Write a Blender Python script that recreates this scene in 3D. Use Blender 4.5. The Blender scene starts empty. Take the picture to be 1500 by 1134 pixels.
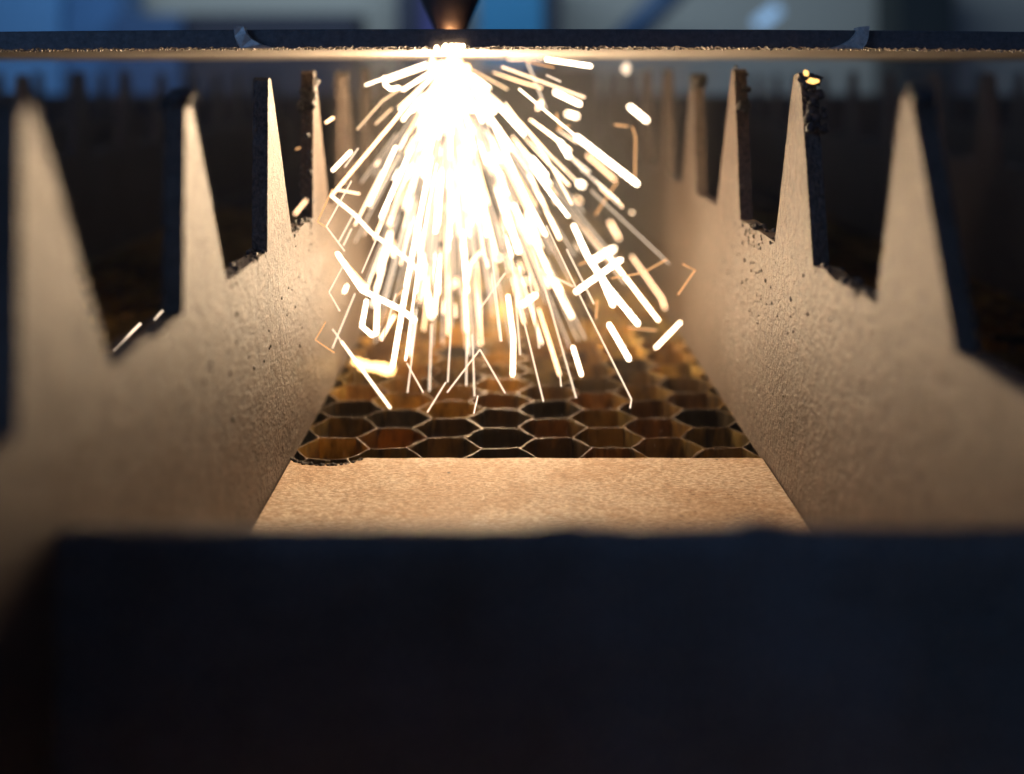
import bpy, bmesh, math, random
from mathutils import Vector, noise

# ---------------------------------------------------------------- units
U = 0.06            # one build unit = 60 mm; eye level is 1 unit above the honeycomb bed
F = 1620.0          # focal length of the photograph in its own pixels
PX, PY = 742.0, 111.0   # vanishing point of the slats in the photograph
rnd = random.Random(7)

scene = bpy.context.scene
col = scene.collection

# ---------------------------------------------------------------- camera
cam_data = bpy.data.cameras.new("camera")
cam = bpy.data.objects.new("camera", cam_data)
col.objects.link(cam)
cam.location = (0, 0, 1.0 * U)
cam.rotation_euler = (math.radians(90), 0, 0)
cam_data.sensor_width = 36.0
cam_data.lens = 36.0 * F / 1500.0
cam_data.shift_x = (750 - PX) / 1500.0
cam_data.shift_y = (PY - 567) / 1500.0
cam_data.clip_start = 0.002
cam_data.clip_end = 20.0
cam_data.dof.use_dof = True
cam_data.dof.focus_distance = 2.72 * U
cam_data.dof.aperture_fstop = 10.5
cam_data.dof.aperture_blades = 0
scene.camera = cam

# ---------------------------------------------------------------- light
world = bpy.data.worlds.new("World")
scene.world = world
world.use_nodes = True
bg = world.node_tree.nodes["Background"]
bg.inputs[0].default_value = (0.26, 0.46, 1.0, 1)
bg.inputs[1].default_value = 0.09

vs = scene.view_settings
vs.view_transform = 'Standard'
vs.look = 'None'
vs.exposure = 0.0
vs.gamma = 1.0
vs.use_curve_mapping = False

def area_lamp(name, loc, target, size, energy, color):
    ld = bpy.data.lights.new(name, 'AREA')
    ld.shape = 'RECTANGLE'
    ld.size, ld.size_y = size[0] * U, size[1] * U
    ld.energy = energy
    ld.color = color
    ob = bpy.data.objects.new(name, ld)
    col.objects.link(ob)
    ob.location = Vector(loc) * U
    d = Vector(target) - Vector(loc)
    ob.rotation_euler = d.to_track_quat('-Z', 'Y').to_euler()
    return ob

# the workshop's own cool lighting over the machines at the back
area_lamp("workshop_light", (-4, 27, 13), (-2, 40, 1), (26, 5), 11.0, (0.55, 0.77, 1.0))
# dim blue light of the room behind the photographer
area_lamp("room_light", (-8, -6, 4), (0, 1.4, 0.3), (5, 5), 0.8, (0.20, 0.45, 1.0))

def point_lamp(name, loc, radius, energy, color):
    ld = bpy.data.lights.new(name, 'POINT')
    ld.energy = energy
    ld.color = color
    ld.shadow_soft_size = radius * U
    ob = bpy.data.objects.new(name, ld)
    col.objects.link(ob)
    ob.location = Vector(loc) * U
    return ob

SPARK_D = 3.55                                   # depth of the cutting head
SPARK_W = (660 - PX) * SPARK_D / F
point_lamp("cut_glow", (SPARK_W, SPARK_D - 0.05, 0.93), 0.05, 0.22, (1.0, 0.72, 0.44))
point_lamp("shower_glow", (SPARK_W + 0.06, SPARK_D - 0.02, 0.62), 0.18, 0.12, (1.0, 0.72, 0.44))
point_lamp("low_spark_glow", (SPARK_W + 0.16, SPARK_D + 0.68, 0.24), 0.10, 0.17, (1.0, 0.74, 0.45))
# added lamp: kerf light on the nozzle, standing in for glare over the cut
point_lamp("kerf_glow", (SPARK_W, SPARK_D - 0.06, 1.122), 0.008, 0.0011, (1.0, 0.55, 0.25))

scene.render.engine = 'CYCLES'
scene.cycles.use_denoising = True
try:
    scene.cycles.denoiser = 'OPENIMAGEDENOISE'
except Exception:
    pass
scene.cycles.max_bounces = 5
scene.cycles.diffuse_bounces = 3
scene.cycles.glossy_bounces = 3
scene.cycles.transparent_max_bounces = 6
scene.cycles.volume_bounces = 0
scene.cycles.sample_clamp_indirect = 4.0
scene.cycles.blur_glossy = 1.0

# ---------------------------------------------------------------- helpers
def at(px, py, d):
    """a pixel of the photograph at depth d (units) -> world point in units"""
    return Vector(((px - PX) * d / F, d, 1.0 + (PY - py) * d / F))

class MB:
    def __init__(self):
        self.v, self.f = [], []
    def add(self, verts, faces):
        o = len(self.v)
        self.v += [tuple(p) for p in verts]
        self.f += [tuple(i + o for i in q) for q in faces]
    def box(self, x0, x1, y0, y1, z0, z1):
        self.add([(x0, y0, z0), (x1, y0, z0), (x1, y1, z0), (x0, y1, z0),
                  (x0, y0, z1), (x1, y0, z1), (x1, y1, z1), (x0, y1, z1)],
                 [(0, 3, 2, 1), (4, 5, 6, 7), (0, 1, 5, 4), (1, 2, 6, 5), (2, 3, 7, 6), (3, 0, 4, 7)])
    def tube(self, pts, rads, n=6):
        pts = [Vector(p) for p in pts]
        rings = []
        for i, p in enumerate(pts):
            t = (pts[min(i + 1, len(pts) - 1)] - pts[max(i - 1, 0)]).normalized()
            up = Vector((0, 1, 0)) if abs(t.y) < 0.9 else Vector((1, 0, 0))
            a = t.cross(up).normalized(); b = t.cross(a).normalized()
            rings.append([p + (a * math.cos(k * 2 * math.pi / n) + b * math.sin(k * 2 * math.pi / n)) * rads[i] for k in range(n)])
        vs_, fs = [], []
        for r in rings: vs_ += r
        for i in range(len(pts) - 1):
            for k in range(n):
                fs.append((i * n + k, i * n + (k + 1) % n, (i + 1) * n + (k + 1) % n, (i + 1) * n + k))
        fs.append(tuple(range(n - 1, -1, -1)))
        fs.append(tuple(range((len(pts) - 1) * n, len(pts) * n)))
        self.add(vs_, fs)
    def blob(self, c, r, seed=0, seg=8, rings=5, rough=0.25, sq=(1, 1, 1)):
        c = Vector(c); vs_, fs = [], []
        vs_.append(c + Vector((0, 0, r * sq[2])))
        for i in range(1, rings):
            th = math.pi * i / rings
            for k in range(seg):
                ph = 2 * math.pi * k / seg
                n_ = Vector((math.sin(th) * math.cos(ph), math.sin(th) * math.sin(ph), math.cos(th)))
                q = r * (1 + rough * noise.noise(n_ * 1.7 + Vector((seed * 3.1, seed * 1.7, seed))))
                vs_.append(c + Vector((n_.x * sq[0], n_.y * sq[1], n_.z * sq[2])) * q)
        vs_.append(c - Vector((0, 0, r * sq[2])))
        last = len(vs_) - 1
        for k in range(seg):
            fs.append((0, 1 + k, 1 + (k + 1) % seg))
            for i in range(rings - 2):
                a = 1 + i * seg + k; b = 1 + i * seg + (k + 1) % seg
                fs.append((a, a + seg, b + seg, b))
            fs.append((1 + (rings - 2) * seg + k, last, 1 + (rings - 2) * seg + (k + 1) % seg))
        self.add(vs_, fs)
    def mesh(self, name, mat, smooth=False):
        me = bpy.data.meshes.new(name)
        me.from_pydata([(x * U, y * U, z * U) for x, y, z in self.v], [], self.f)
        me.materials.append(mat)
        if smooth:
            for p in me.polygons: p.use_smooth = True
        me.update()
        return me
    def build(self, name, mat, parent=None, smooth=False, origin=None):
        if origin is not None:
            o_ = Vector(origin)
            self.v = [tuple(Vector(p) - o_) for p in self.v]
        ob = bpy.data.objects.new(name, self.mesh(name, mat, smooth))
        col.objects.link(ob)
        if origin is not None:
            base = Vector(origin) * U
            if parent is not None: base = base - parent.location
            ob.location = base
        elif parent is not None:
            ob.location = -parent.location
        if parent is not None: ob.parent = parent
        return ob

def tag(o, label=None, cat=None, group=None, kind=None):
    if label: o["label"] = label
    if cat: o["category"] = cat
    if group: o["group"] = group
    if kind: o["kind"] = kind
    return o

def empty(name, loc):
    o = bpy.data.objects.new(name, None)
    o.empty_display_size = 0.01
    o.location = Vector(loc) * U
    col.objects.link(o)
    return o

# ---------------------------------------------------------------- materials
def nodes_of(name):
    m = bpy.data.materials.new(name)
    m.use_nodes = True
    nt = m.node_tree
    return m, nt, nt.nodes["Principled BSDF"]

def coords(nt, scale=(1, 1, 1)):
    g = nt.nodes.new("ShaderNodeNewGeometry")
    mp = nt.nodes.new("ShaderNodeMapping")
    mp.inputs["Scale"].default_value = tuple(s / U for s in scale)
    nt.links.new(g.outputs["Position"], mp.inputs["Vector"])
    return mp.outputs["Vector"]

def tex_noise(nt, vec, scale, detail=4, rough=0.6):
    n = nt.nodes.new("ShaderNodeTexNoise")
    n.inputs["Scale"].default_value = scale
    n.inputs["Detail"].default_value = detail
    n.inputs["Roughness"].default_value = rough
    nt.links.new(vec, n.inputs["Vector"])
    return n.outputs["Fac"]

def ramp(nt, fac, stops):
    r = nt.nodes.new("ShaderNodeValToRGB")
    els = r.color_ramp.elements
    while len(els) < len(stops): els.new(0.5)
    for e, (p, c) in zip(els, stops):
        e.position = p
        e.color = (c[0], c[1], c[2], 1) if len(c) == 3 else c
    nt.links.new(fac, r.inputs["Fac"])
    return r.outputs["Color"]

def mixc(nt, a, b, fac, mode='MIX'):
    m = nt.nodes.new("ShaderNodeMix")
    m.data_type = 'RGBA'; m.blend_type = mode
    for sock, val in ((m.inputs[0], fac), (m.inputs[6], a), (m.inputs[7], b)):
        if isinstance(val, (int, float)): sock.default_value = val
        elif isinstance(val, tuple): sock.default_value = (*val, 1)
        else: nt.links.new(val, sock)
    return m.outputs[2]

def bump(nt, bsdf, height, strength, dist):
    b = nt.nodes.new("ShaderNodeBump")
    b.inputs["Strength"].default_value = strength
    b.inputs["Distance"].default_value = dist * U
    nt.links.new(height, b.inputs["Height"])
    nt.links.new(b.outputs["Normal"], bsdf.inputs["Normal"])

def mat_slat(name, dark, light, metallic=0.35):
    m, nt, b = nodes_of(name)
    v = coords(nt)
    vs_ = coords(nt, (1, 1, 0.55))
    fine = tex_noise(nt, vs_, 150, 2, 0.75)
    mid = tex_noise(nt, v, 22, 5, 0.65)
    big = tex_noise(nt, v, 2.6, 3, 0.55)
    c = mixc(nt, ramp(nt, fine, [(0.35, dark), (0.66, light)]), (0.25, 0.195, 0.155), ramp(nt, mid, [(0.42, (0, 0, 0)), (0.85, (0.35,) * 3)]))
    c = mixc(nt, c, (0.78, 0.70, 0.62), ramp(nt, big, [(0.4, (0, 0, 0)), (0.62, (1, 1, 1))]), 'MULTIPLY')
    streak = tex_noise(nt, coords(nt, (1, 1, 0.2)), 9, 3, 0.6)
    c = mixc(nt, c, (0.80, 0.74, 0.68), ramp(nt, streak, [(0.52, (0, 0, 0)), (0.74, (0.7,) * 3)]), 'MULTIPLY')
    # burnt pin-holes and spatter specks
    vo = nt.nodes.new("ShaderNodeTexVoronoi")
    vo.inputs["Scale"].default_value = 9.0
    nt.links.new(v, vo.inputs["Vector"])
    spots = ramp(nt, vo.outputs["Distance"], [(0.06, (1, 1, 1)), (0.10, (0, 0, 0))])
    keep = ramp(nt, tex_noise(nt, v, 5.0, 2), [(0.50, (0, 0, 0)), (0.56, (1, 1, 1))])
    spots = mixc(nt, spots, keep, 1.0, 'MULTIPLY')
    c = mixc(nt, c, (0.012, 0.010, 0.009), spots)
    nt.links.new(c, b.inputs["Base Color"])
    b.inputs["Roughness"].default_value = 0.45
    b.inputs["Metallic"].default_value = metallic
    h = nt.nodes.new("ShaderNodeMath"); h.operation = 'ADD'
    nt.links.new(fine, h.inputs[0]); nt.links.new(mid, h.inputs[1])
    bump(nt, b, h.outputs[0], 1.0, 0.007)
    return m

M = {}
M['slat'] = mat_slat("oxidised_slat_steel", (0.027, 0.0185, 0.014), (0.152, 0.103, 0.075))
M['bar'] = mat_slat("cross_bar_steel", (0.06, 0.054, 0.052), (0.27, 0.24, 0.22), 0.1)

m, nt, b = nodes_of("sheet_steel")
v = coords(nt)
n1 = tex_noise(nt, v, 60, 5, 0.7)
nt.links.new(ramp(nt, n1, [(0.3, (0.07, 0.065, 0.062)), (0.75, (0.17, 0.15, 0.14))]), b.inputs["Base Color"])
b.inputs["Roughness"].default_value = 0.5
b.inputs["Metallic"].default_value = 0.3
bump(nt, b, n1, 0.4, 0.004)
M['sheet'] = m

m, nt, b = nodes_of("bright_dross")
v = coords(nt)
n1 = tex_noise(nt, v, 90, 3, 0.6)
nt.links.new(ramp(nt, n1, [(0.3, (0.42, 0.38, 0.33)), (0.7, (0.75, 0.69, 0.6))]), b.inputs["Base Color"])
b.inputs["Roughness"].default_value = 0.5
b.inputs["Metallic"].default_value = 0.2
M['dross'] = m

m, nt, b = nodes_of("lightened_underside")  # underside of the sheet: dross grain, with the colour lightened to look lit
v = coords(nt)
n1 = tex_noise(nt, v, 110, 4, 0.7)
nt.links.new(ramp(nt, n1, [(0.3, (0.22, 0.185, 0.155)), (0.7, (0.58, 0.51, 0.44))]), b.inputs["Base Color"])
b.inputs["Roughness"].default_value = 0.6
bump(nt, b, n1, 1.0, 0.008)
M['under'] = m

m, nt, b = nodes_of("burnt_slag")
v = coords(nt)
n1 = tex_noise(nt, v, 45, 4, 0.7)
nt.links.new(ramp(nt, n1, [(0.35, (0.012, 0.011, 0.011)), (0.7, (0.07, 0.06, 0.052))]), b.inputs["Base Color"])
b.inputs["Roughness"].default_value = 0.42
bump(nt, b, n1, 1.0, 0.01)
M['slag'] = m

# fibrous tan board
m, nt, b = nodes_of("fibrous_board")
v = coords(nt)
vf = coords(nt, (0.45, 1.0, 1.0))
fib = tex_noise(nt, vf, 150, 3, 0.75)
fib2 = tex_noise(nt, v, 45, 4, 0.7)
big = tex_noise(nt, v, 3.2, 3, 0.5)
c = ramp(nt, fib, [(0.34, (0.24, 0.165, 0.11)), (0.50, (0.48, 0.36, 0.26)), (0.66, (0.74, 0.61, 0.48))])
c = mixc(nt, c, (0.72, 0.58, 0.46), ramp(nt, fib2, [(0.46, (0, 0, 0)), (0.68, (0.85,) * 3)]), 'MULTIPLY')
c = mixc(nt, c, (0.86, 0.76, 0.66), ramp(nt, big, [(0.42, (1, 1, 1)), (0.58, (0, 0, 0))]), 'MULTIPLY')
threads = None
for sc, off in ((20.0, 3.0), (34.0, 11.0)):
    tn = nt.nodes.new("ShaderNodeTexNoise")
    tn.inputs["Scale"].default_value = sc; tn.inputs["Detail"].default_value = 1.0; tn.inputs["Distortion"].default_value = 1.2
    mp = nt.nodes.new("ShaderNodeMapping"); mp.inputs["Location"].default_value = (off, off, 0)
    nt.links.new(v, mp.inputs["Vector"]); nt.links.new(mp.outputs["Vector"], tn.inputs["Vector"])
    ln = ramp(nt, tn.outputs["Fac"], [(0.490, (0, 0, 0)), (0.5, (0.7,) * 3), (0.510, (0, 0, 0))])
    ln = mixc(nt, ln, ramp(nt, tex_noise(nt, v, sc * 0.6, 1), [(0.50, (0, 0, 0)), (0.58, (1, 1, 1))]), 1.0, 'MULTIPLY')
    c = mixc(nt, c, (0.76, 0.62, 0.46), ln)
vo = nt.nodes.new("ShaderNodeTexVoronoi"); vo.inputs["Scale"].default_value = 11
nt.links.new(v, vo.inputs["Vector"])
sp = ramp(nt, vo.outputs["Distance"], [(0.035, (1, 1, 1)), (0.06, (0, 0, 0))])
sp = mixc(nt, sp, ramp(nt, tex_noise(nt, v, 6, 2), [(0.50, (0, 0, 0)), (0.55, (1, 1, 1))]), 1.0, 'MULTIPLY')
c = mixc(nt, c, (0.012, 0.01, 0.008), sp)
nt.links.new(c, b.inputs["Base Color"])
b.inputs["Roughness"].default_value = 0.75
bump(nt, b, fib, 0.7, 0.005)
M['board'] = m

m, nt, b = nodes_of("charred_board_edge")
v = coords(nt)
n1 = tex_noise(nt, v, 50, 4, 0.7)
nt.links.new(ramp(nt, n1, [(0.35, (0.02, 0.016, 0.014)), (0.65, (0.10, 0.075, 0.06))]), b.inputs["Base Color"])
b.inputs["Roughness"].default_value = 0.8
bump(nt, b, n1, 1.0, 0.012)
M['char'] = m

# heat-stained honeycomb foil: every cell its own stain
m, nt, b = nodes_of("heat_stained_foil")
v = coords(nt)
oi = nt.nodes.new("ShaderNodeObjectInfo")
ge = nt.nodes.new("ShaderNodeNewGeometry")
ad = nt.nodes.new("ShaderNodeMath"); ad.operation = 'ADD'
nt.links.new(oi.outputs["Random"], ad.inputs[0]); nt.links.new(ge.outputs["Random Per Island"], ad.inputs[1])
fr = nt.nodes.new("ShaderNodeMath"); fr.operation = 'FRACT'
nt.links.new(ad.outputs[0], fr.inputs[0])
tint = ramp(nt, fr.outputs[0], [(0.0, (0.10, 0.075, 0.045)), (0.3, (0.36, 0.19, 0.055)), (0.55, (0.33, 0.23, 0.08)), (0.8, (0.50, 0.26, 0.06)), (1.0, (0.72, 0.48, 0.14))])
n1 = tex_noise(nt, coords(nt, (1, 1, 0.3)), 14, 4, 0.7)
c = mixc(nt, tint, (0.06, 0.045, 0.035), ramp(nt, n1, [(0.44, (0, 0, 0)), (0.66, (0.9,) * 3)]))
nt.links.new(c, b.inputs["Base Color"])
b.inputs["Metallic"].default_value = 1.0
b.inputs["Roughness"].default_value = 0.52
bump(nt, b, tex_noise(nt, coords(nt, (1, 1, 0.15)), 16, 2, 0.5), 1.0, 0.02)
M['cell'] = m

m, nt, b = nodes_of("cell_rim")
b.inputs["Base Color"].default_value = (0.33, 0.26, 0.20, 1)
b.inputs["Metallic"].default_value = 0.3
b.inputs["Roughness"].default_value = 0.5
M['rim'] = m

def plain(name, colr, rough=0.6, metallic=0.0, nscale=8.0, var=0.25):
    m, nt, b = nodes_of(name)
    n_ = tex_noise(nt, coords(nt), nscale, 3)
    lo = tuple(x * (1 - var) for x in colr); hi = tuple(min(1, x * (1 + var)) for x in colr)
    nt.links.new(ramp(nt, n_, [(0.3, lo), (0.7, hi)]), b.inputs["Base Color"])
    b.inputs["Roughness"].default_value = rough
    b.inputs["Metallic"].default_value = metallic
    return m
M['tray'] = plain("tray_steel", (0.03, 0.026, 0.024), 0.7)
M['nozzle'] = plain("nozzle_copper", (0.15, 0.11, 0.09), 0.55, 0.3)

def glow(name, colr, strength):
    m = bpy.data.materials.new(name)
    m.use_nodes = True
    nt = m.node_tree
    nt.nodes.remove(nt.nodes["Principled BSDF"])
    e = nt.nodes.new("ShaderNodeEmission")
    e.inputs[0].default_value = (*colr, 1)
    e.inputs[1].default_value = strength
    nt.links.new(e.outputs[0], nt.nodes["Material Output"].inputs["Surface"])
    return m
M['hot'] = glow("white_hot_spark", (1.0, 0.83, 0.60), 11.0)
M['warm'] = glow("warm_white_spark", (1.0, 0.80, 0.58), 4.0)
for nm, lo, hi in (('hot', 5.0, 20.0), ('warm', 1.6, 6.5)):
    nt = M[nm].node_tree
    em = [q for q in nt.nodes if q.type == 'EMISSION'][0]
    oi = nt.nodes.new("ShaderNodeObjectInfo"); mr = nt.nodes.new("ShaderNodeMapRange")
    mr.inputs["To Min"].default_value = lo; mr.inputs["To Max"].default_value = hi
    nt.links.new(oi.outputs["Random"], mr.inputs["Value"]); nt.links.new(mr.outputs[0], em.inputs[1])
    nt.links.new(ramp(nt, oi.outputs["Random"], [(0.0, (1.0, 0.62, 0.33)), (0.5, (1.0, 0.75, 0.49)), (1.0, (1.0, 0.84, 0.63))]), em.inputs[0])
M['pale'] = glow("pale_spark", (1.0, 0.76, 0.54), 1.7)
M['orange'] = glow("cooling_orange_spark", (1.0, 0.50, 0.20), 1.35)
M['ember'] = glow("ember", (1.0, 0.55, 0.16), 2.6)
M['melt'] = glow("molten_metal", (1.0, 0.62, 0.22), 5.0)

# ---------------------------------------------------------------- setting: tray under the bed
tray = MB(); tray.box(-7.5, 7.5, 0.2, 12.2, -0.55, -0.42)
tag(tray.build("machine_tray_floor", M['tray']), kind="structure")

# ---------------------------------------------------------------- honeycomb bed
S_HEX = 0.1
def hex_ring(r, per):
    pts = []
    for k in range(6):
        a0, a1 = math.radians(60 * k), math.radians(60 * (k + 1))
        p0 = Vector((math.cos(a0) * r, math.sin(a0) * r)); p1 = Vector((math.cos(a1) * r, math.sin(a1) * r))
        for j in range(per): pts.append(p0.lerp(p1, j / per))
    return pts

def cell_geo(mb, cx, cy, seed, per, h=0.24, t=0.0012):
    rr = random.Random(seed)
    po = hex_ring(S_HEX * 0.995, per); pi_ = hex_ring(S_HEX * 0.995 - t * 1.155, per)
    n = len(po); vs_, fs = [], []
    jit = [(rr.uniform(-1, 1) * 0.0018, rr.uniform(-1, 1) * 0.0018, rr.uniform(-0.005, 0.002)) for _ in range(n)]
    for ring, z in ((po, 0), (pi_, 0), (pi_, -h), (po, -h)):
        for k in range(n):
            j = jit[k] if z == 0 else (0, 0, 0)
            vs_.append((cx + ring[k].x + j[0], cy + ring[k].y + j[1], z + j[2]))
    for a in range(3):
        for k in range(n):
            k2 = (k + 1) % n
            fs.append((a * n + k, a * n + k2, (a + 1) * n + k2, (a + 1) * n + k))
    for k in range(n):
        k2 = (k + 1) % n
        fs.append((3 * n + k, 3 * n + k2, k2, k))
    mb.add(vs_, fs)
    return n

bed = empty("honeycomb_bed", (0, 0, 0))
tag(bed, "heat-stained brown metal honeycomb bed on which the toothed slats stand", "honeycomb")
variants = []
for q in range(10):
    mb = MB(); n = cell_geo(mb, 0, 0, q, 2)
    me = mb.mesh("cell", M['cell'])
    me.materials.append(M['rim'])
    for i in range(n): me.polygons[i].material_index = 1
    variants.append(me)
cells = []
half = S_HEX * math.sqrt(3) / 2
for row in range(-26, 62):
    y = 2.976 + half * row
    for k in range(-24, 25):
        x = -0.018 + 0.3 * k + (0.15 if row % 2 == 0 else 0.0)
        if abs(x) > 5.5 or y < 0.8: continue
        cells.append((x, y))
def visible_score(c):
    x, y = c
    px = PX + x * F / y; py = PY + F / y
    if not (-40 < px < 1540 and py < 800): return 1e9
    lane = -0.60 < x < 0.70
    if not lane: return 500 + y
    if y < 2.74: return 900 + y
    return y
cells.sort(key=visible_score)
for i, (x, y) in enumerate(cells[:300]):
    o = bpy.data.objects.new("cell", variants[(i * 7 + int(x * 10)) % 10])
    o.location = (x * U, y * U, -0.001 * U)
    o.rotation_euler.z = math.radians(180 * rnd.randrange(2))
    col.objects.link(o); o.parent = bed
far = MB()
for i, (x, y) in enumerate(cells[300:]):
    far.add(*[(lambda m_: (m_.v, m_.f))(mb_) for mb_ in [MB()] if cell_geo(mb_, x, y, i, 1)][0])
tag(far.build("cells", M['cell'], bed), "outlying honeycomb cells of the bed", kind="stuff")

# ---------------------------------------------------------------- fibrous board strip on the bed
def board_outline():
    pts = []
    N = 90
    for i in range(N + 1):
        x = -0.553 + (0.659 + 0.553) * i / N
        y = 2.852 + 0.004 * noise.noise(Vector((x * 9, 0, 0))) + 0.0015 * noise.noise(Vector((x * 60, 3, 0)))
        c = (x + 0.462) / 0.095               # charred bite near the left slat
        if abs(c) < 1: y -= 0.052 * (1 - abs(c) ** 2.4) * (1 + 0.25 * noise.noise(Vector((x * 55, 9, 0))))
        pts.append((x, y))
    return pts
bo = board_outline(); T = 0.014
root = empty("board_strip", (0.05, 2.0, 0.0))
tag(root, "brightly lit tan fibrous board strip with a charred bite, lying on the honeycomb", "board")
mb = MB(); vs_ = []; fs = []
ncol = len(bo)
ys = [0.5, 1.5, 2.2, 2.6]
for z in (T, 0.001):
    for (x, y) in bo:
        for yy in ys: vs_.append((x, yy, z))
        vs_.append((x, y, z))
R_ = len(ys) + 1
for i in range(ncol - 1):
    for j in range(R_ - 1):
        a = i * R_ + j
        fs.append((a, a + R_, a + R_ + 1, a + 1))
        off = ncol * R_
        fs.append((off + a, off + a + 1, off + a + R_ + 1, off + a + R_))
    a = i * R_ + R_ - 1; off = ncol * R_
    fs.append((a, a + R_, off + a + R_, off + a))
mb.add(vs_, fs)
mb.build("panel", M['board'], root)
mb = MB()
for i in range(130):
    x = -0.462 + rnd.uniform(-0.093, 0.093)
    c = (x + 0.462) / 0.095
    y = 2.852 - 0.052 * (1 - abs(c) ** 2.4) - rnd.uniform(-0.002, 0.006)
    mb.blob((x, y, T - rnd.uniform(0.0, 0.008)), rnd.uniform(0.003, 0.0075), i, 6, 4, 0.5)
mb.build("charred_edge", M['char'], root, True)

# ---------------------------------------------------------------- toothed slats
TH = 0.036
def slat_profile(d0, d1, teeth, gul=-0.41, wob=1):
    """list of (d, z) of the top edge, near to far; teeth = (near base, near top, far top, far base, tip z)"""
    top = [(d0, gul)]
    for (nb, nt_, ft, fb, tz) in teeth:
        if nb < d0 + 0.02 or fb > d1 - 0.02: continue
        g0 = top[-1][0]
        k = 5
        for i in range(1, k):
            dd = g0 + (nb - g0) * i / k
            top.append((dd, gul + 0.014 * noise.noise(Vector((dd * 11, wob, 0)))))
        top.append((nb, gul + 0.010 * noise.noise(Vector((nb * 7, wob, 2)))))
        for i in range(1, 6):                      # near edge, a little ragged
            q = i / 6
            top.append((nb + (nt_ - nb) * q + 0.004 * noise.noise(Vector((nb * 3, q * 9, wob))), gul + (tz - gul) * q))
        top.append((nt_, tz - 0.008)); top.append((nt_ + (ft - nt_) * 0.35, tz)); top.append((ft, tz - 0.006))
        for i in range(1, 6):
            q = 1 - i / 6
            top.append((fb + (ft - fb) * q + 0.004 * noise.noise(Vector((fb * 3, q * 9, wob + 5))), gul + (tz - gul) * q))
        top.append((fb, gul + 0.006 * noise.noise(Vector((fb * 9, wob, 4)))))
    top.append((d1, gul))
    return top

def build_slat(name, x0, x1, top, label, group=None, zb=0.002):
    """solid plate between x0 and x1 with the given top edge"""
    root = empty(name, ((x0 + x1) / 2, top[0][0], zb))
    tag(root, label, "slat", group)
    tp = []
    for d, z in top:                               # depth must grow along the edge
        if tp and d <= tp[-1][0]: d = tp[-1][0] + 0.0006
        tp.append((d, z))
    mb = MB(); n = len(tp); vs_, fs = [], []
    for x in (x0, x1):
        vs_ += [(x, d, 1 + z) for d, z in tp] + [(x, d, zb) for d, z in tp]
    for i in range(n - 1):
        fs.append((i, i + 1, n + i + 1, n + i))
        fs.append((2 * n + i, 3 * n + i, 3 * n + i + 1, 2 * n + i + 1))
        fs.append((i, 2 * n + i, 2 * n + i + 1, i + 1))
        fs.append((n + i, n + i + 1, 3 * n + i + 1, 3 * n + i))
    fs.append((0, n, 3 * n, 2 * n)); fs.append((n - 1, 3 * n - 1, 4 * n - 1, 2 * n - 1))
    mb.add(vs_, fs)
    me = mb.mesh("plate", M['slat'])
    o = bpy.data.objects.new("plate", me); col.objects.link(o)
    o.parent = root; o.location = -root.location
    return root

WL, WR = -0.557, 0.6636
# left slat: upright near edges, sloping far edges
lt = []
for nt_, tz in ((1.27, -0.035), (1.916, -0.036), (2.585, -0.004), (3.19, 0.014), (3.86, 0.006), (4.5, 0.035), (5.14, 0.03), (5.8, 0.03), (6.45, 0.02), (7.1, 0.03), (7.75, 0.02)):
    lt.append((nt_ - 0.01, nt_, nt_ + 0.032, nt_ + 0.285, tz))
lt.insert(0, (0.60, 0.61, 0.66, 0.92, 0.0))
left_slat = build_slat("toothed_slat", WL - TH, WL, slat_profile(0.45, 8.3, lt, wob=1),
    "left brown toothed slat bounding the spark lane, its near tooth largest and blurred")
rt = []
for nb, a, c_, fb, tz in ((1.636, 1.815, 1.86, 1.985, -0.03), (2.395, 2.50, 2.555, 2.735, 0.006), (3.14, 3.22, 3.262, 3.49, 0.02), (3.86, 3.93, 3.985, 4.19, 0.008), (4.57, 4.64, 4.70, 4.89, 0.03),
                          (5.26, 5.34, 5.39, 5.58, 0.03), (5.96, 6.04, 6.09, 6.28, 0.02), (6.66, 6.74, 6.79, 6.98, 0.03), (7.36, 7.44, 7.49, 7.68, 0.02)):
    rt.append((nb, a, c_, fb, tz))
rt.insert(0, (0.90, 1.05, 1.11, 1.25, 0.0))
right_slat = build_slat("toothed_slat", WR, WR + TH, slat_profile(0.45, 8.3, rt, wob=2),
    "right brown toothed slat bounding the spark lane, with a glowing ember on one tip")

# slag crusts on the tips and gullets of the two near slats: parts of the slats
def crust(parent, pts, r0, r1, n, seed, mat='slag', name="slag_crust"):
    rr = random.Random(seed); mb = MB()
    for i in range(n):
        a = rr.uniform(0, len(pts) - 1.001); k = int(a); t = a - k
        p = Vector(pts[k]).lerp(Vector(pts[k + 1]), t)
        p += Vector((rr.uniform(-1, 1) * TH * 0.5, rr.uniform(-1, 1) * 0.012, rr.uniform(-1, 1) * 0.008))
        mb.blob(p, rr.uniform(r0, r1), seed * 50 + i, 7, 5, 0.7)
    return mb.build(name, M[mat], parent, True)
xl, xr = WL - TH / 2, WR + TH / 2
crust(left_slat, [(xl, 2.23, 0.585), (xl, 2.57, 0.587)], 0.003, 0.008, 40, 1)
crust(left_slat, [(xl, 2.90, 0.588), (xl, 3.17, 0.588)], 0.003, 0.008, 45, 2)
crust(left_slat, [(xl, 1.91, 0.955), (xl, 1.97, 0.965)], 0.008, 0.016, 10, 3)
crust(left_slat, [(xl, 3.19, 0.90), (xl, 3.205, 1.01)], 0.008, 0.016, 30, 4)
crust(left_slat, [(xl, 3.185, 0.60), (xl, 3.19, 0.92)], 0.004, 0.009, 34, 14)
crust(left_slat, [(xl, 3.87, 0.93), (xl, 3.90, 1.0)], 0.010, 0.018, 12, 5)
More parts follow.
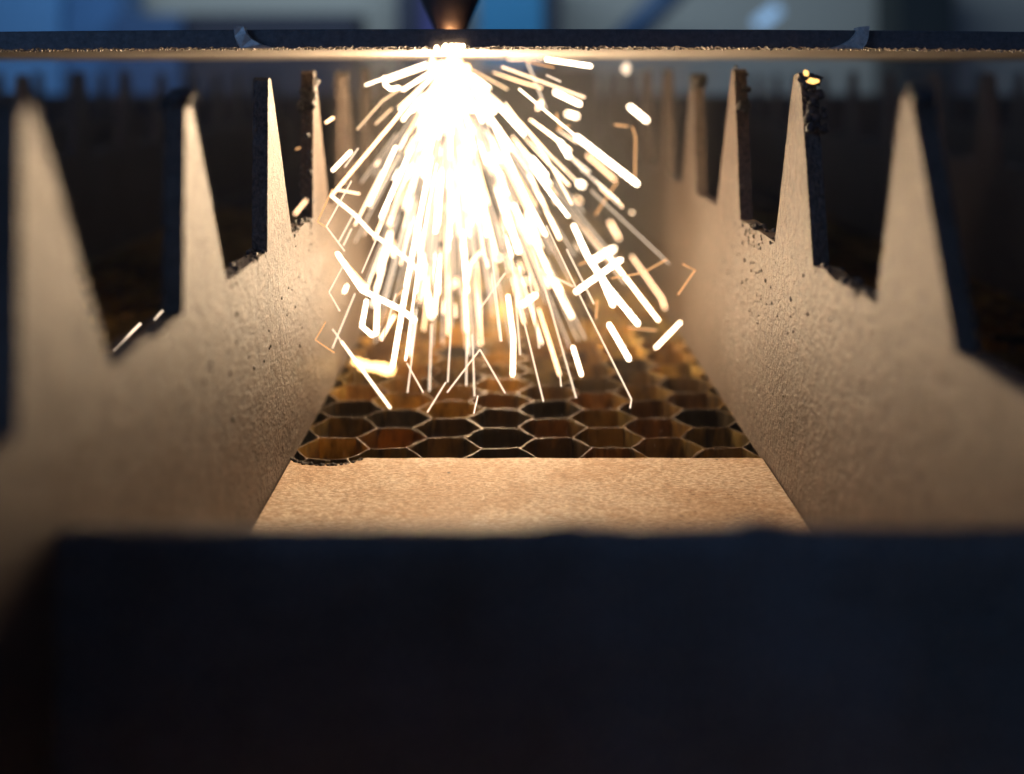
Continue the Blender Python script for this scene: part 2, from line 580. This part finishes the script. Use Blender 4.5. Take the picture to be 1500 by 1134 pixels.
crust(right_slat, [(xr, 2.75, 0.587), (xr, 3.12, 0.587)], 0.003, 0.008, 60, 6)
crust(right_slat, [(xr, 2.0, 0.588), (xr, 2.37, 0.588)], 0.003, 0.008, 50, 7)
crust(right_slat, [(xr + 0.004, 2.445, 0.88), (xr + 0.006, 2.50, 0.995)], 0.005, 0.013, 34, 8)
crust(right_slat, [(xr + 0.004, 3.20, 0.90), (xr + 0.004, 3.235, 1.02)], 0.004, 0.011, 26, 9)
crust(right_slat, [(xr, 1.80, 0.94), (xr, 1.83, 0.972)], 0.008, 0.014, 8, 10)
crust(right_slat, [(xr, 3.92, 0.97), (xr, 3.96, 1.0)], 0.012, 0.02, 10, 11)
# specks of slag stuck on the right face below the gullet
mb = MB(); rr = random.Random(5)
for i in range(46):
    d = rr.gauss(2.95, 0.10); z = 0.59 - abs(rr.gauss(0, 0.10))
    mb.blob((WR - 0.001, d, z), rr.uniform(0.002, 0.0058), i, 6, 4, 0.6, (0.5, 1, 1))
for i in range(30):
    d = rr.uniform(2.0, 3.6); z = rr.uniform(0.1, 0.58)
    mb.blob((WR - 0.001, d, z), rr.uniform(0.002, 0.005), i, 6, 4, 0.6, (0.5, 1, 1))
mb.build("slag_specks", M['slag'], right_slat, True)
mb = MB()
for i in range(34):
    d = rr.uniform(1.9, 3.2); z = rr.uniform(0.25, 0.58)
    mb.blob((WL + 0.001, d, z), rr.uniform(0.002, 0.005), i, 6, 4, 0.6, (0.5, 1, 1))
mb.build("slag_specks", M['slag'], left_slat, True)

# neighbouring slats left and right, further from the sparks
outer = [(-2.25, "dim toothed slat just left of the spark lane, faint brown in the dark"),
         (2.30, "dim toothed slat just right of the spark lane, faint brown in the dark"),
         (-3.75, "second toothed slat left of the lane, a dark blurred comb"),
         (3.85, "second toothed slat right of the lane, a dark blurred comb"),
         (-5.25, "far left toothed slat, dark comb against the blue workshop light"),
         (5.40, "far right toothed slat, dark comb against the grey workshop light")]
for i, (w, lab) in enumerate(outer):
    tl = []
    d = 1.0 + 0.13 * i
    while d < 11:
        tl.append((d - 0.12, d - 0.03, d + 0.03, d + 0.14, 0.064 if (abs(w) < 2.5 and 2.6 < d < 4.2) else rnd.uniform(0.0, 0.045)))
        d += 0.69
    build_slat("toothed_slat", w - TH / 2, w + TH / 2, slat_profile(0.8, 11.4, tl, wob=10 + i), lab)

# ---------------------------------------------------------------- cross bar in front
root = empty("cross_bar", (0.05, 1.38, 0.1))
tag(root, "dark blurred steel cross bar right in front of the lens", "bar")
mb = MB(); N = 120; vs_, fs = [], []
x0, x1 = WL + 0.002, WR - 0.002
for i in range(N + 1):
    x = x0 + (x1 - x0) * i / N
    z = 0.435 + 0.003 * noise.noise(Vector((x * 5, 1, 1)))
    z += 0.009 * math.exp(-((x - 0.315) / 0.03) ** 2) + 0.007 * math.exp(-((x - 0.075) / 0.05) ** 2)
    for (y, zz) in ((1.36, 0.10), (1.36, z - 0.028), (1.362, z - 0.017), (1.367, z - 0.008), (1.375, z - 0.002), (1.386, z), (1.396, z - 0.002), (1.40, z - 0.008), (1.40, 0.10)):
        vs_.append((x, y, zz))
for i in range(N):
    for j in range(9):
        a = i * 9 + j; b_ = i * 9 + (j + 1) % 9
        fs.append((a, b_, b_ + 9, a + 9))
fs.append(tuple(range(8, -1, -1))); fs.append(tuple(range(N * 9, N * 9 + 9)))
mb.add(vs_, fs)
mb.build("plate", M['bar'], root)

# dark rear frame of the machine
mb = MB()
mb.box(-7.5, 7.5, 11.6, 11.8, -0.42, 0.80)
mb.box(-7.5, 7.5, 11.45, 11.597, 0.70, 0.78)
fr_ = mb.build("machine_rear_frame", M['tray'])
tag(fr_, "dark rear frame wall of the cutting bed behind all slats", "machine frame")
mb = MB(); mb.box(WL + 0.003, WR - 0.003, 8.0, 8.05, 0.0, 1.05)
tag(mb.build("rear_cross_bar", M['tray']), "dark far cross bar closing the spark lane behind the sparks", "bar")

# ---------------------------------------------------------------- steel sheet being cut
ZB, ZT = 1.067, 1.112
root = empty("steel_sheet", (0, 2.65, ZB))
tag(root, "thin dark steel sheet seen edge-on above the slats, being cut from above", "metal sheet")
mb = MB(); N = 1100; vs_, fs = [], []
def bow(x): return -0.0062 * (x / 1.2) ** 2
jr = random.Random(23)
for i in range(N + 1):
    x = -2.6 + 5.2 * i / N
    z = bow(x) if abs(x) < 1.4 else bow(1.4)
    w = 0.0010 * noise.noise(Vector((x * 30, 0, 0)))
    j = max(0.0, jr.gauss(0.0022, 0.0022)) + 0.0015 * noise.noise(Vector((x * 40, 5, 0)))
    for (y, zz) in ((2.685, ZB + z), (2.651, ZB + z + j), (2.65 + w, ZT + z - 0.002), (2.653, ZT + z), (4.20, ZT + z), (4.20, ZB + z)):
        vs_.append((x, y, zz))
for i in range(N):
    for k in range(6):
        a = i * 6 + k; b_ = i * 6 + (k + 1) % 6
        fs.append((a, b_, b_ + 6, a + 6))
fs.append(tuple(range(5, -1, -1))); fs.append(tuple(range(N * 6, N * 6 + 6)))
mb.add(vs_, fs)
pan = mb.build("panel", M['sheet'], root)
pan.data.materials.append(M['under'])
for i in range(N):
    pan.data.polygons[i * 6].material_index = 1        # dross-grained underside in the lightened colour
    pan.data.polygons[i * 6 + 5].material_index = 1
mb = MB(); rr = random.Random(11)
x = -1.35
while x < 1.35:
    r = rr.uniform(0.0015, 0.0038)
    mb.blob((x, 2.655 + rr.uniform(0.004, 0.03), ZB + bow(x) - rr.uniform(-0.001, 0.0015)), r, int(x * 9999) % 997, 6, 4, 0.6, (1, 1, rr.uniform(0.7, 1.5)))
    x += rr.uniform(0.003, 0.009)
for i in range(500):
    x = rr.uniform(-1.35, 1.35)
    mb.blob((x, 2.67 + abs(rr.gauss(0, 0.05)), ZB + bow(x)), rr.uniform(0.0015, 0.004), i, 6, 4, 0.6)
tag(mb.build("dross_beads", M['dross'], root, True), kind="stuff")
# micro-joint stubs broken out of the cut edge
def stub(px, flip):
    d = 2.645
    base = at(px, 70, d); x = base.x; z0 = ZB + bow(x)
    mb = MB(); s = -1 if flip else 1
    prof = [(-0.090, 0.000), (-0.050, 0.010), (-0.022, 0.024), (-0.006, 0.040), (0.002, 0.058), (0.030, 0.060), (0.028, 0.030), (0.020, 0.012), (0.010, 0.000)]
    prof = [(p * 0.8, q * 0.9) for p, q in prof]
    a = [(x + s * p, 2.628 - 0.004 * (i % 2), z0 + q) for i, (p, q) in enumerate(prof)]
    b_ = [(x + s * p, 2.668, z0 + q * 0.98) for p, q in prof]
    n = len(prof)
    f_ = [tuple(range(n)), tuple(range(2 * n - 1, n - 1, -1))] + [(i, i + n, (i + 1) % n + n, (i + 1) % n) for i in range(n)]
    mb.add(a + b_, f_)
    return mb.build("micro_joint_stub", M['dross'] , root)
stub(1255, False)
stub(360, True)

# ---------------------------------------------------------------- laser nozzle
nz = empty("cutting_nozzle", (SPARK_W, SPARK_D, 1.16))
tag(nz, "dark conical laser cutting nozzle pointing down at the glowing cut", "nozzle")
def lathe(mb, prof, cx, cy, n=40):
    vs_, fs = [], []
    for r, z in prof:
        for k in range(n):
            a = 2 * math.pi * k / n
            vs_.append((cx + r * math.cos(a), cy + r * math.sin(a), z))
    for i in range(len(prof) - 1):
        for k in range(n):
            fs.append((i * n + k, i * n + (k + 1) % n, (i + 1) * n + (k + 1) % n, (i + 1) * n + k))
    fs.append(tuple(range(n - 1, -1, -1))); fs.append(tuple(range((len(prof) - 1) * n, len(prof) * n)))
    mb.add(vs_, fs)
mb = MB(); lathe(mb, [(0.036, 1.125), (0.042, 1.128), (0.050, 1.138), (0.108, 1.275), (0.112, 1.285)], SPARK_W, SPARK_D)
mb.build("nozzle_cone", M['nozzle'], nz, True)
mb = MB(); lathe(mb, [(0.150, 1.2855), (0.155, 1.29), (0.155, 1.38), (0.150, 1.385)], SPARK_W, SPARK_D, 6)
mb.build("nozzle_nut", M['nozzle'], nz)

# ---------------------------------------------------------------- sparks
def depth_for(w, py, px):
    w_ = min(max(w - 1.5, 1.0), 15)
    d = 240.0 / (89.0 - 2.7 * w_)
    if py > PY + 10: d = min(d, 0.965 * F / (py - PY))
    if px > PX + 30: d = min(d, 0.95 * WR * F / (px - PX))
    if px < PX - 30: d = min(d, 0.95 * WL * F / (px - PX))
    return d

GROUP = "sparks of the shower under the cut"
LAB = {'hot': "white-hot spark streak in the shower spraying from the cut",
       'pale': "pale thin spark trail in the shower spraying from the cut",
       'orange': "cooling orange spark trail at the edge of the shower"}
def spark(pts, w, kind='hot', d=None, label=None, name="spark", thick=None, soft=False):
    """pts: photo pixels of a streak; becomes a glowing filament at its own depth"""
    P = []
    for (x, y) in pts:
        dd = d if d else min(depth_for(w, q[1], q[0]) for q in pts)
        P.append(at(x, y, dd))
    base = (2.0 if kind == 'hot' else 1.7) if thick is None else thick
    rad = base * 0.5 * P[0].y / F * (1 + 0.05 * w)
    mb = MB(); mb.tube(P, [rad * (0.75 if i_ == 0 and len(P) > 2 else 1) for i_ in range(len(P))], 6)
    o = mb.build(name, M['warm' if soft else kind], None, True, origin=P[-1])
    tag(o, label or LAB[kind], "spark", None if label else {'hot': GROUP, 'pale': "pale trails of the shower", 'orange': "orange trails of the shower"}[kind])
    return o

HOT = [
 ([(563,112),(564,124),(572,131),(585,128)],9), ([(487,285),(528,236),(575,180),(620,125)],9), ([(494,278),(527,284)],7),
 ([(484,286),(519,314),(545,342),(593,377),(622,405)],8), ([(494,371),(530,425),(585,452),(609,470)],12), ([(500,380),(540,425)],9),
 ([(500,500),(522,530),(572,598)],7), ([(537,440),(530,478),(546,492)],9), ([(553,440),(551,490)],10), ([(558,497),(578,462)],9),
 ([(632,230),(598,404),(575,538)],9), ([(640,240),(615,370),(594,528)],5), ([(610,320),(621,400),(632,465)],13), ([(652,300),(656,400),(657,490)],11),
 ([(705,368),(690,385),(681,430),(684,485)],10), ([(697,370),(701,440),(704,505)],12), ([(662,421),(671,409)],14), ([(744,433),(752,495),(751,550)],9),
 ([(727,377),(733,378)],16), ([(768,411),(773,413)],15), ([(765,447),(785,432)],12), ([(789,452),(806,505),(820,550)],10),
 ([(770,300),(788,365),(825,440),(838,465)],12), ([(843,428),(910,380)],11), ([(840,330),(862,378),(890,420),(935,475)],11), ([(880,405),(898,448)],10),
 ([(885,366),(925,418),(965,470)],10), ([(925,375),(970,438),(974,452)],13), ([(960,510),(997,472)],10), ([(892,475),(922,527)],10), ([(839,508),(852,550)],9),
 ([(893,325),(907,350)],15), ([(868,382),(900,364)],15), ([(848,268),(854,272)],17), ([(844,290),(850,296)],17), ([(844,200),(934,270)],13), ([(860,227),(901,264)],13),
 ([(820,207),(834,230)],12), ([(760,175),(827,250)],6), ([(745,85),(800,84)],13), ([(800,87),(866,97)],10), ([(735,98),(857,143)],8), ([(812,135),(850,153)],12),
 ([(830,166),(846,171)],15), ([(787,160),(794,148)],12), ([(760,130),(844,200)],6), ([(740,150),(800,230),(838,300)],7), ([(700,130),(770,290),(800,345)],9),
 ([(720,200),(790,345)],10), ([(535,125),(625,92)],8), ([(523,190),(560,148),(590,128)],7), ([(550,182),(574,159)],8), ([(487,250),(514,222)],9),
 ([(540,300),(580,215)],9), ([(520,330),(560,250)],8), ([(570,330),(600,240)],11), ([(555,400),(572,340)],12), ([(590,300),(618,190)],12), ([(640,330),(647,250)],13),
 ([(660,340),(662,230)],12), ([(690,345),(680,240)],13), ([(715,345),(697,250)],11), ([(745,300),(722,210)],12), ([(760,370),(735,290)],12), ([(820,350),(775,255)],10),
 ([(640,430),(641,372)],13), ([(745,330),(728,270)],13), ([(780,355),(752,300)],11), ([(610,430),(628,300)],7),
]
for pts, w in HOT: spark(pts, w, 'hot', soft=w <= 8)
PALE = [
 ([(505,245),(525,217)],5), ([(478,332),(515,265)],4), ([(478,332),(505,368)],4), ([(496,355),(520,310)],5), ([(503,360),(515,335)],5), ([(505,385),(482,428),(498,456)],4),
 ([(520,430),(487,510)],5), ([(596,532),(620,575)],4), ([(610,470),(597,575)],5), ([(632,475),(629,573)],7), ([(684,490),(683,565)],6), ([(692,490),(695,580)],5),
 ([(703,512),(740,576)],4), ([(703,512),(655,575)],4), ([(653,560),(626,604)],4), ([(715,330),(735,500)],4), ([(735,330),(760,440),(796,588)],4), ([(770,330),(809,460),(844,583)],5), ([(775,400),(790,510)],6),
 ([(800,330),(860,455),(925,585),(923,598)],4), ([(830,365),(870,445)],5), ([(835,231),(910,303)],8), ([(752,395),(762,520)],5), ([(720,400),(733,500)],5), ([(640,380),(633,470)],5),
 ([(660,490),(656,560)],5), ([(840,420),(790,395)],6), ([(705,450),(740,400)],5), ([(770,85),(800,160)],9), ([(800,110),(822,120)],6),
 ([(580,430),(560,500)],4), ([(560,330),(530,400)],4), ([(820,545),(822,566)],4), ([(487,482),(500,500)],5), ([(700,580),(694,606)],3),
]
for pts, w in PALE: spark(pts, w, 'pale')
ORANGE = [
 ([(465,325),(487,277)],4), ([(465,325),(478,333)],4), ([(477,472),(462,498),(490,517)],4), ([(945,398),(977,380)],7), ([(895,408),(940,400)],6), ([(1000,387),(1018,396),(993,432)],6),
 ([(875,440),(873,467)],7), ([(920,480),(962,484)],9), ([(900,183),(920,185)],9), ([(926,185),(931,200),(930,260)],9), ([(905,265),(872,315)],10), ([(815,165),(820,190)],8), ([(580,435),(593,422)],5),
 ([(815,190),(835,184)],8), ([(848,388),(866,380)],8), ([(770,90),(812,99)],8), ([(740,405),(760,398)],9),
]
for pts, w in ORANGE: spark(pts, w, 'orange')
# isolated sparks that can be told apart
spark([(477,180),(489,172)], 11, 'hot', 3.3, "short white spark beside the left slat's teeth, upper left of the shower")
spark([(432,314),(449,293)], 11, 'hot', 2.15, "short white spark at the gullet between two left-slat teeth")
spark([(922,156),(948,177)], 14, 'hot', 4.35, "lone short white spark right of the shower near the sheet")
spark([(925,311),(927,312)], 13, 'hot', 4.1, "small round white spark dot right of the shower")
spark([(166,513),(206,474)], 5, 'pale', 2.45, "long thin orange-white spark in the left slat's near gullet", thick=3.2)
spark([(226,468),(238,455)], 5, 'pale', 2.45, "tiny orange-white spark beside the second left tooth", thick=3.2)
spark([(433,219),(446,214)], 6, 'orange', 3.3, "faint orange spark just left of a slag-crusted tooth")
mb = MB(); c_ = at(917, 100, 4.2)
mb.blob(c_, 0.019, 4, 10, 7, 0.5, (0.85, 0.6, 1.15))
tag(mb.build("spark", M['pale'], None, True, origin=c_), "pale round glowing spark drop just below the sheet, right of the shower", "spark")

# the rest of the shower: streaks thrown down from the cut in a cone
SRC = Vector((SPARK_W, SPARK_D, ZB - 0.012))
rs = random.Random(3)
def thrown(r0, ln, ax, ay):
    d = Vector((math.tan(math.radians(ax)), math.tan(math.radians(ay)), -1)).normalized()
    a = SRC + d * r0; b_ = SRC + d * (r0 + ln)
    if b_.z < 0.03: return None
    for p in (a, b_):
        if not (WL + 0.03 < p.x < WR - 0.03): return None
    return a, b_
made = 0
while made < 225:
    if made < 60:        # dense root of the shower
        t = thrown(rs.uniform(0.0, 0.16), rs.uniform(0.05, 0.22), rs.gauss(4, 36), rs.uniform(-25, 30))
    elif made < 78:      # flat throws to the right
        t = thrown(rs.uniform(0.05, 0.45), rs.uniform(0.06, 0.22), rs.uniform(30, 58), rs.uniform(-10, 24))
    else:
        t = thrown(0.14 + 0.68 * rs.random() ** 0.95, rs.uniform(0.02, 0.08) if rs.random() < 0.4 else rs.uniform(0.08, 0.26), rs.gauss(3, 17), rs.uniform(-10, 26))
    if not t: continue
    a, b_ = t
    mb = MB()
    r = 0.85 * a.y / F * rs.uniform(0.5, 1.6)
    sag = Vector((0, 0, -0.012 * (b_ - a).length)) * rs.uniform(-1, 1)
    mb.tube([a, a.lerp(b_, 0.5) - sag, b_], [r * 0.5, r, r], 6)
    warm = made > 60 and rs.random() < 0.5
    tag(mb.build("spark", M['warm' if warm else 'hot'], None, True, origin=b_), LAB['hot'], "spark", GROUP)
    made += 1
mb = MB(); made = 0
while made < 160:
    t = thrown(0.05 + 0.70 * rs.random(), rs.uniform(0.15, 0.5), rs.gauss(3, 15), rs.uniform(2, 34))
    if not t: continue
    a, b_ = t; r = 0.85 * a.y / F
    mb.tube([a, b_], [r, r], 5); made += 1
tag(mb.build("spark_spray", M['pale'], None, True), "fine pale spray of thin spark trails filling the shower", "sparks", kind="stuff")
# white-hot metal leaving the cut
mb = MB()
for i in range(14):
    p = SRC + Vector((rs.gauss(0, 0.035), rs.gauss(0, 0.05), -abs(rs.gauss(0, 0.025))))
    mb.blob(p, rs.uniform(0.008, 0.018), i, 8, 5, 0.4)
tag(mb.build("molten_cut", M['hot'], None, True), "blinding white molten metal blowing out under the cut", "molten metal")
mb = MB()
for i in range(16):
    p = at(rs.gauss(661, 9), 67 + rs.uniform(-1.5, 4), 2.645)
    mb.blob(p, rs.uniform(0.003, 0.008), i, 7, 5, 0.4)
mb.build("edge_glare_beads", M['hot'], bpy.data.objects["steel_sheet"], True)  # added glowing beads on the sheet edge, standing in for glare
# burning slag on the bed
mb = MB()
for i in range(26):
    t = rs.random()
    p = at(523 + 48 * t, 533 + 10 * t + rs.uniform(-4, 3), 3.72)
    mb.blob(p, rs.uniform(0.008, 0.020), i, 7, 5, 0.5, (1.3, 1, 0.7))
tag(mb.build("burning_slag", M['melt'], None, True), "burning yellow-orange slag on the honeycomb beside the left slat", "slag")
# ember on the right slat's tooth tip
mb = MB()
mb.blob(at(1191, 119, 2.44), 0.0085, 1, 8, 6, 0.7, (1.5, 1, 0.7)); mb.blob(at(1181, 107, 2.45), 0.006, 2, 8, 6, 0.6)
tag(mb.build("ember", M['ember'], None, True), "small glowing orange ember stuck on a right-slat tooth tip", "ember")

# smoke hanging in the lane round and behind the sparks
m = bpy.data.materials.new("smoke_volume"); m.use_nodes = True
nt = m.node_tree; nt.nodes.remove(nt.nodes["Principled BSDF"])
pv = nt.nodes.new("ShaderNodeVolumePrincipled")
pv.inputs["Color"].default_value = (0.9, 0.84, 0.78, 1)
pv.inputs["Density"].default_value = 0.7
nt.links.new(pv.outputs[0], nt.nodes["Material Output"].inputs["Volume"])
mb = MB(); mb.box(WL + 0.004, WR - 0.004, 3.35, 7.9, 0.004, 1.055)
tag(mb.build("smoke", m), "thin warm smoke hanging between the two slats around the sparks", "smoke", kind="stuff")

m2 = m.copy(); m2.name = "dark_lift_volume"  # added haze that lifts the dark bays like veiling flare
[q for q in m2.node_tree.nodes if q.type == 'PRINCIPLED_VOLUME'][0].inputs["Density"].default_value = 0.11
mb = MB(); mb.box(-7.4, 7.4, 0.9, 11.4, -0.41, 1.0605)
tag(mb.build("haze", m2), "thin added haze over the entire cutting bed, lifting its dark parts", "smoke", kind="stuff")

# ---------------------------------------------------------------- workshop far behind, out of focus
D = 40.0
def bx(px): return (px - PX) * D / F
def bz(py): return 1.0 + (PY - py) * D / F
mb = MB(); mb.box(-26, 26, D + 4, D + 4.3, -14, 12)
tag(mb.build("workshop_wall", plain("wall_paint", (0.46, 0.42, 0.35), 0.8)), kind="structure")
mb = MB(); mb.box(-26, 26, 12.6, D + 4, -14.3, -14)
tag(mb.build("workshop_floor", plain("floor_paint", (0.10, 0.10, 0.11), 0.7)), kind="structure")
def cabinet(px0, px1, top_py, colr, label, name="cabinet", yoff=0.0):
    root = empty(name, ((bx(px0) + bx(px1)) / 2, D + yoff, -14))
    tag(root, label, "cabinet")
    x0, x1, z1 = bx(px0), bx(px1), bz(top_py)
    m_ = plain(name + "_paint", colr, 0.5)
    mb = MB(); mb.box(x0, x1, D + yoff, D + yoff + 2.5, -14, z1); mb.build("body", m_, root)
    mb = MB(); mb.box(x0 + 0.12, x1 - 0.12, D + yoff - 0.12, D + yoff - 0.003, -13.2, z1 - 0.15); mb.build("door", m_, root)
    mb = MB(); mb.box(x1 - 0.4, x1 - 0.3, D + yoff - 0.25, D + yoff - 0.122, -4, -2.6); mb.build("handle", M['tray'], root)
cabinet(-190, 88, -60, (0.12, 0.28, 0.50), "bright blue cabinet at the far left of the background")
cabinet(92, 172, -50, (0.07, 0.17, 0.34), "dark blue narrow cabinet beside the bright blue one", yoff=0.3)
cabinet(172, 272, 22, (0.05, 0.10, 0.20), "low dark cabinet between blue cabinets", yoff=-0.5)
cabinet(284, 528, 22, (0.035, 0.032, 0.045), "wide dark low cabinet behind the sheet's left half", yoff=-0.8)
cabinet(582, 614, -60, (0.03, 0.03, 0.05), "narrow black cabinet left of the nozzle", yoff=-0.3)
cabinet(614, 650, -40, (0.08, 0.07, 0.22), "violet-blue narrow cabinet behind the nozzle", yoff=0.2)
cabinet(700, 797, -60, (0.03, 0.20, 0.36), "teal cabinet right of the nozzle", yoff=0.0)
cabinet(797, 822, -60, (0.02, 0.02, 0.03), "thin black cabinet edge right of the teal one", yoff=-0.2)
cabinet(1318, 1400, -60, (0.025, 0.03, 0.03), "black cabinet at the far right of the background", yoff=0.1)
mb = MB(); a, b_ = at(905, 70, D), at(1010, -40, D)
mb.tube([a, b_], [0.5, 0.5], 12)
tag(mb.build("sloping_pipe", plain("pipe_paint", (0.05, 0.09, 0.16), 0.5), None, True), "dark blue sloping pipe in the blurred background", "pipe")
mb = MB(); a, b_ = at(1108, 38, D), at(1140, 12, D)
mb.tube([a, b_], [0.22, 0.22], 12)
tag(mb.build("lamp_tube", glow("lamp_tube_light", (0.35, 0.62, 1.0), 0.75), None, True), "small pale blue lamp tube shining in the background", "lamp")

# ---------------------------------------------------------------- labels of the single sparks, read off their places
def pix(p):
    return PX + p.x * F / p.y, PY - (p.z - 1.0) * F / p.y
zones = {}
for o in [q for q in bpy.data.objects if q.name.split(".")[0] == "spark" and "group" in q]:
    vs_ = [(o.location + v_.co) / U for v_ in o.data.vertices]
    ps = [pix(p) for p in vs_]
    x0, x1 = min(p[0] for p in ps), max(p[0] for p in ps); y0, y1 = min(p[1] for p in ps), max(p[1] for p in ps)
    mx, my = (x0 + x1) / 2, (y0 + y1) / 2
    hue = "orange" if "orange" in o["label"] else ("pale" if "pale" in o["label"] else "white-hot")
    size = math.hypot(x1 - x0, y1 - y0)
    shape = "dot" if size < 28 else ("short streak" if size < 70 else "long streak")
    if my < 400 and 545 < mx < 800: continue           # heart of the shower: nothing tells them apart
    zone = ("upper" if my < 230 else "middle" if my < 400 else "lower") + (" left" if mx < 590 else " right" if mx > 790 else " centre")
    zones.setdefault((hue, shape, zone), []).append((mx, o))
ordn = ["leftmost", "second from left", "third from left", "fourth from left", "fifth from left", "sixth from left", "seventh from left", "eighth from left",
        "ninth from left", "tenth from left", "eleventh from left", "twelfth from left"]
for (hue, shape, zone), lst in zones.items():
    lst.sort(key=lambda t: t[0])
    for i, (mx, o) in enumerate(lst):
        if len(lst) == 1: o["label"] = "only %s spark %s at the %s of the spark shower" % (hue, shape, zone)
        elif i < len(ordn): o["label"] = "%s of the %s spark %ss at the %s of the shower" % (ordn[i], hue, shape, zone)
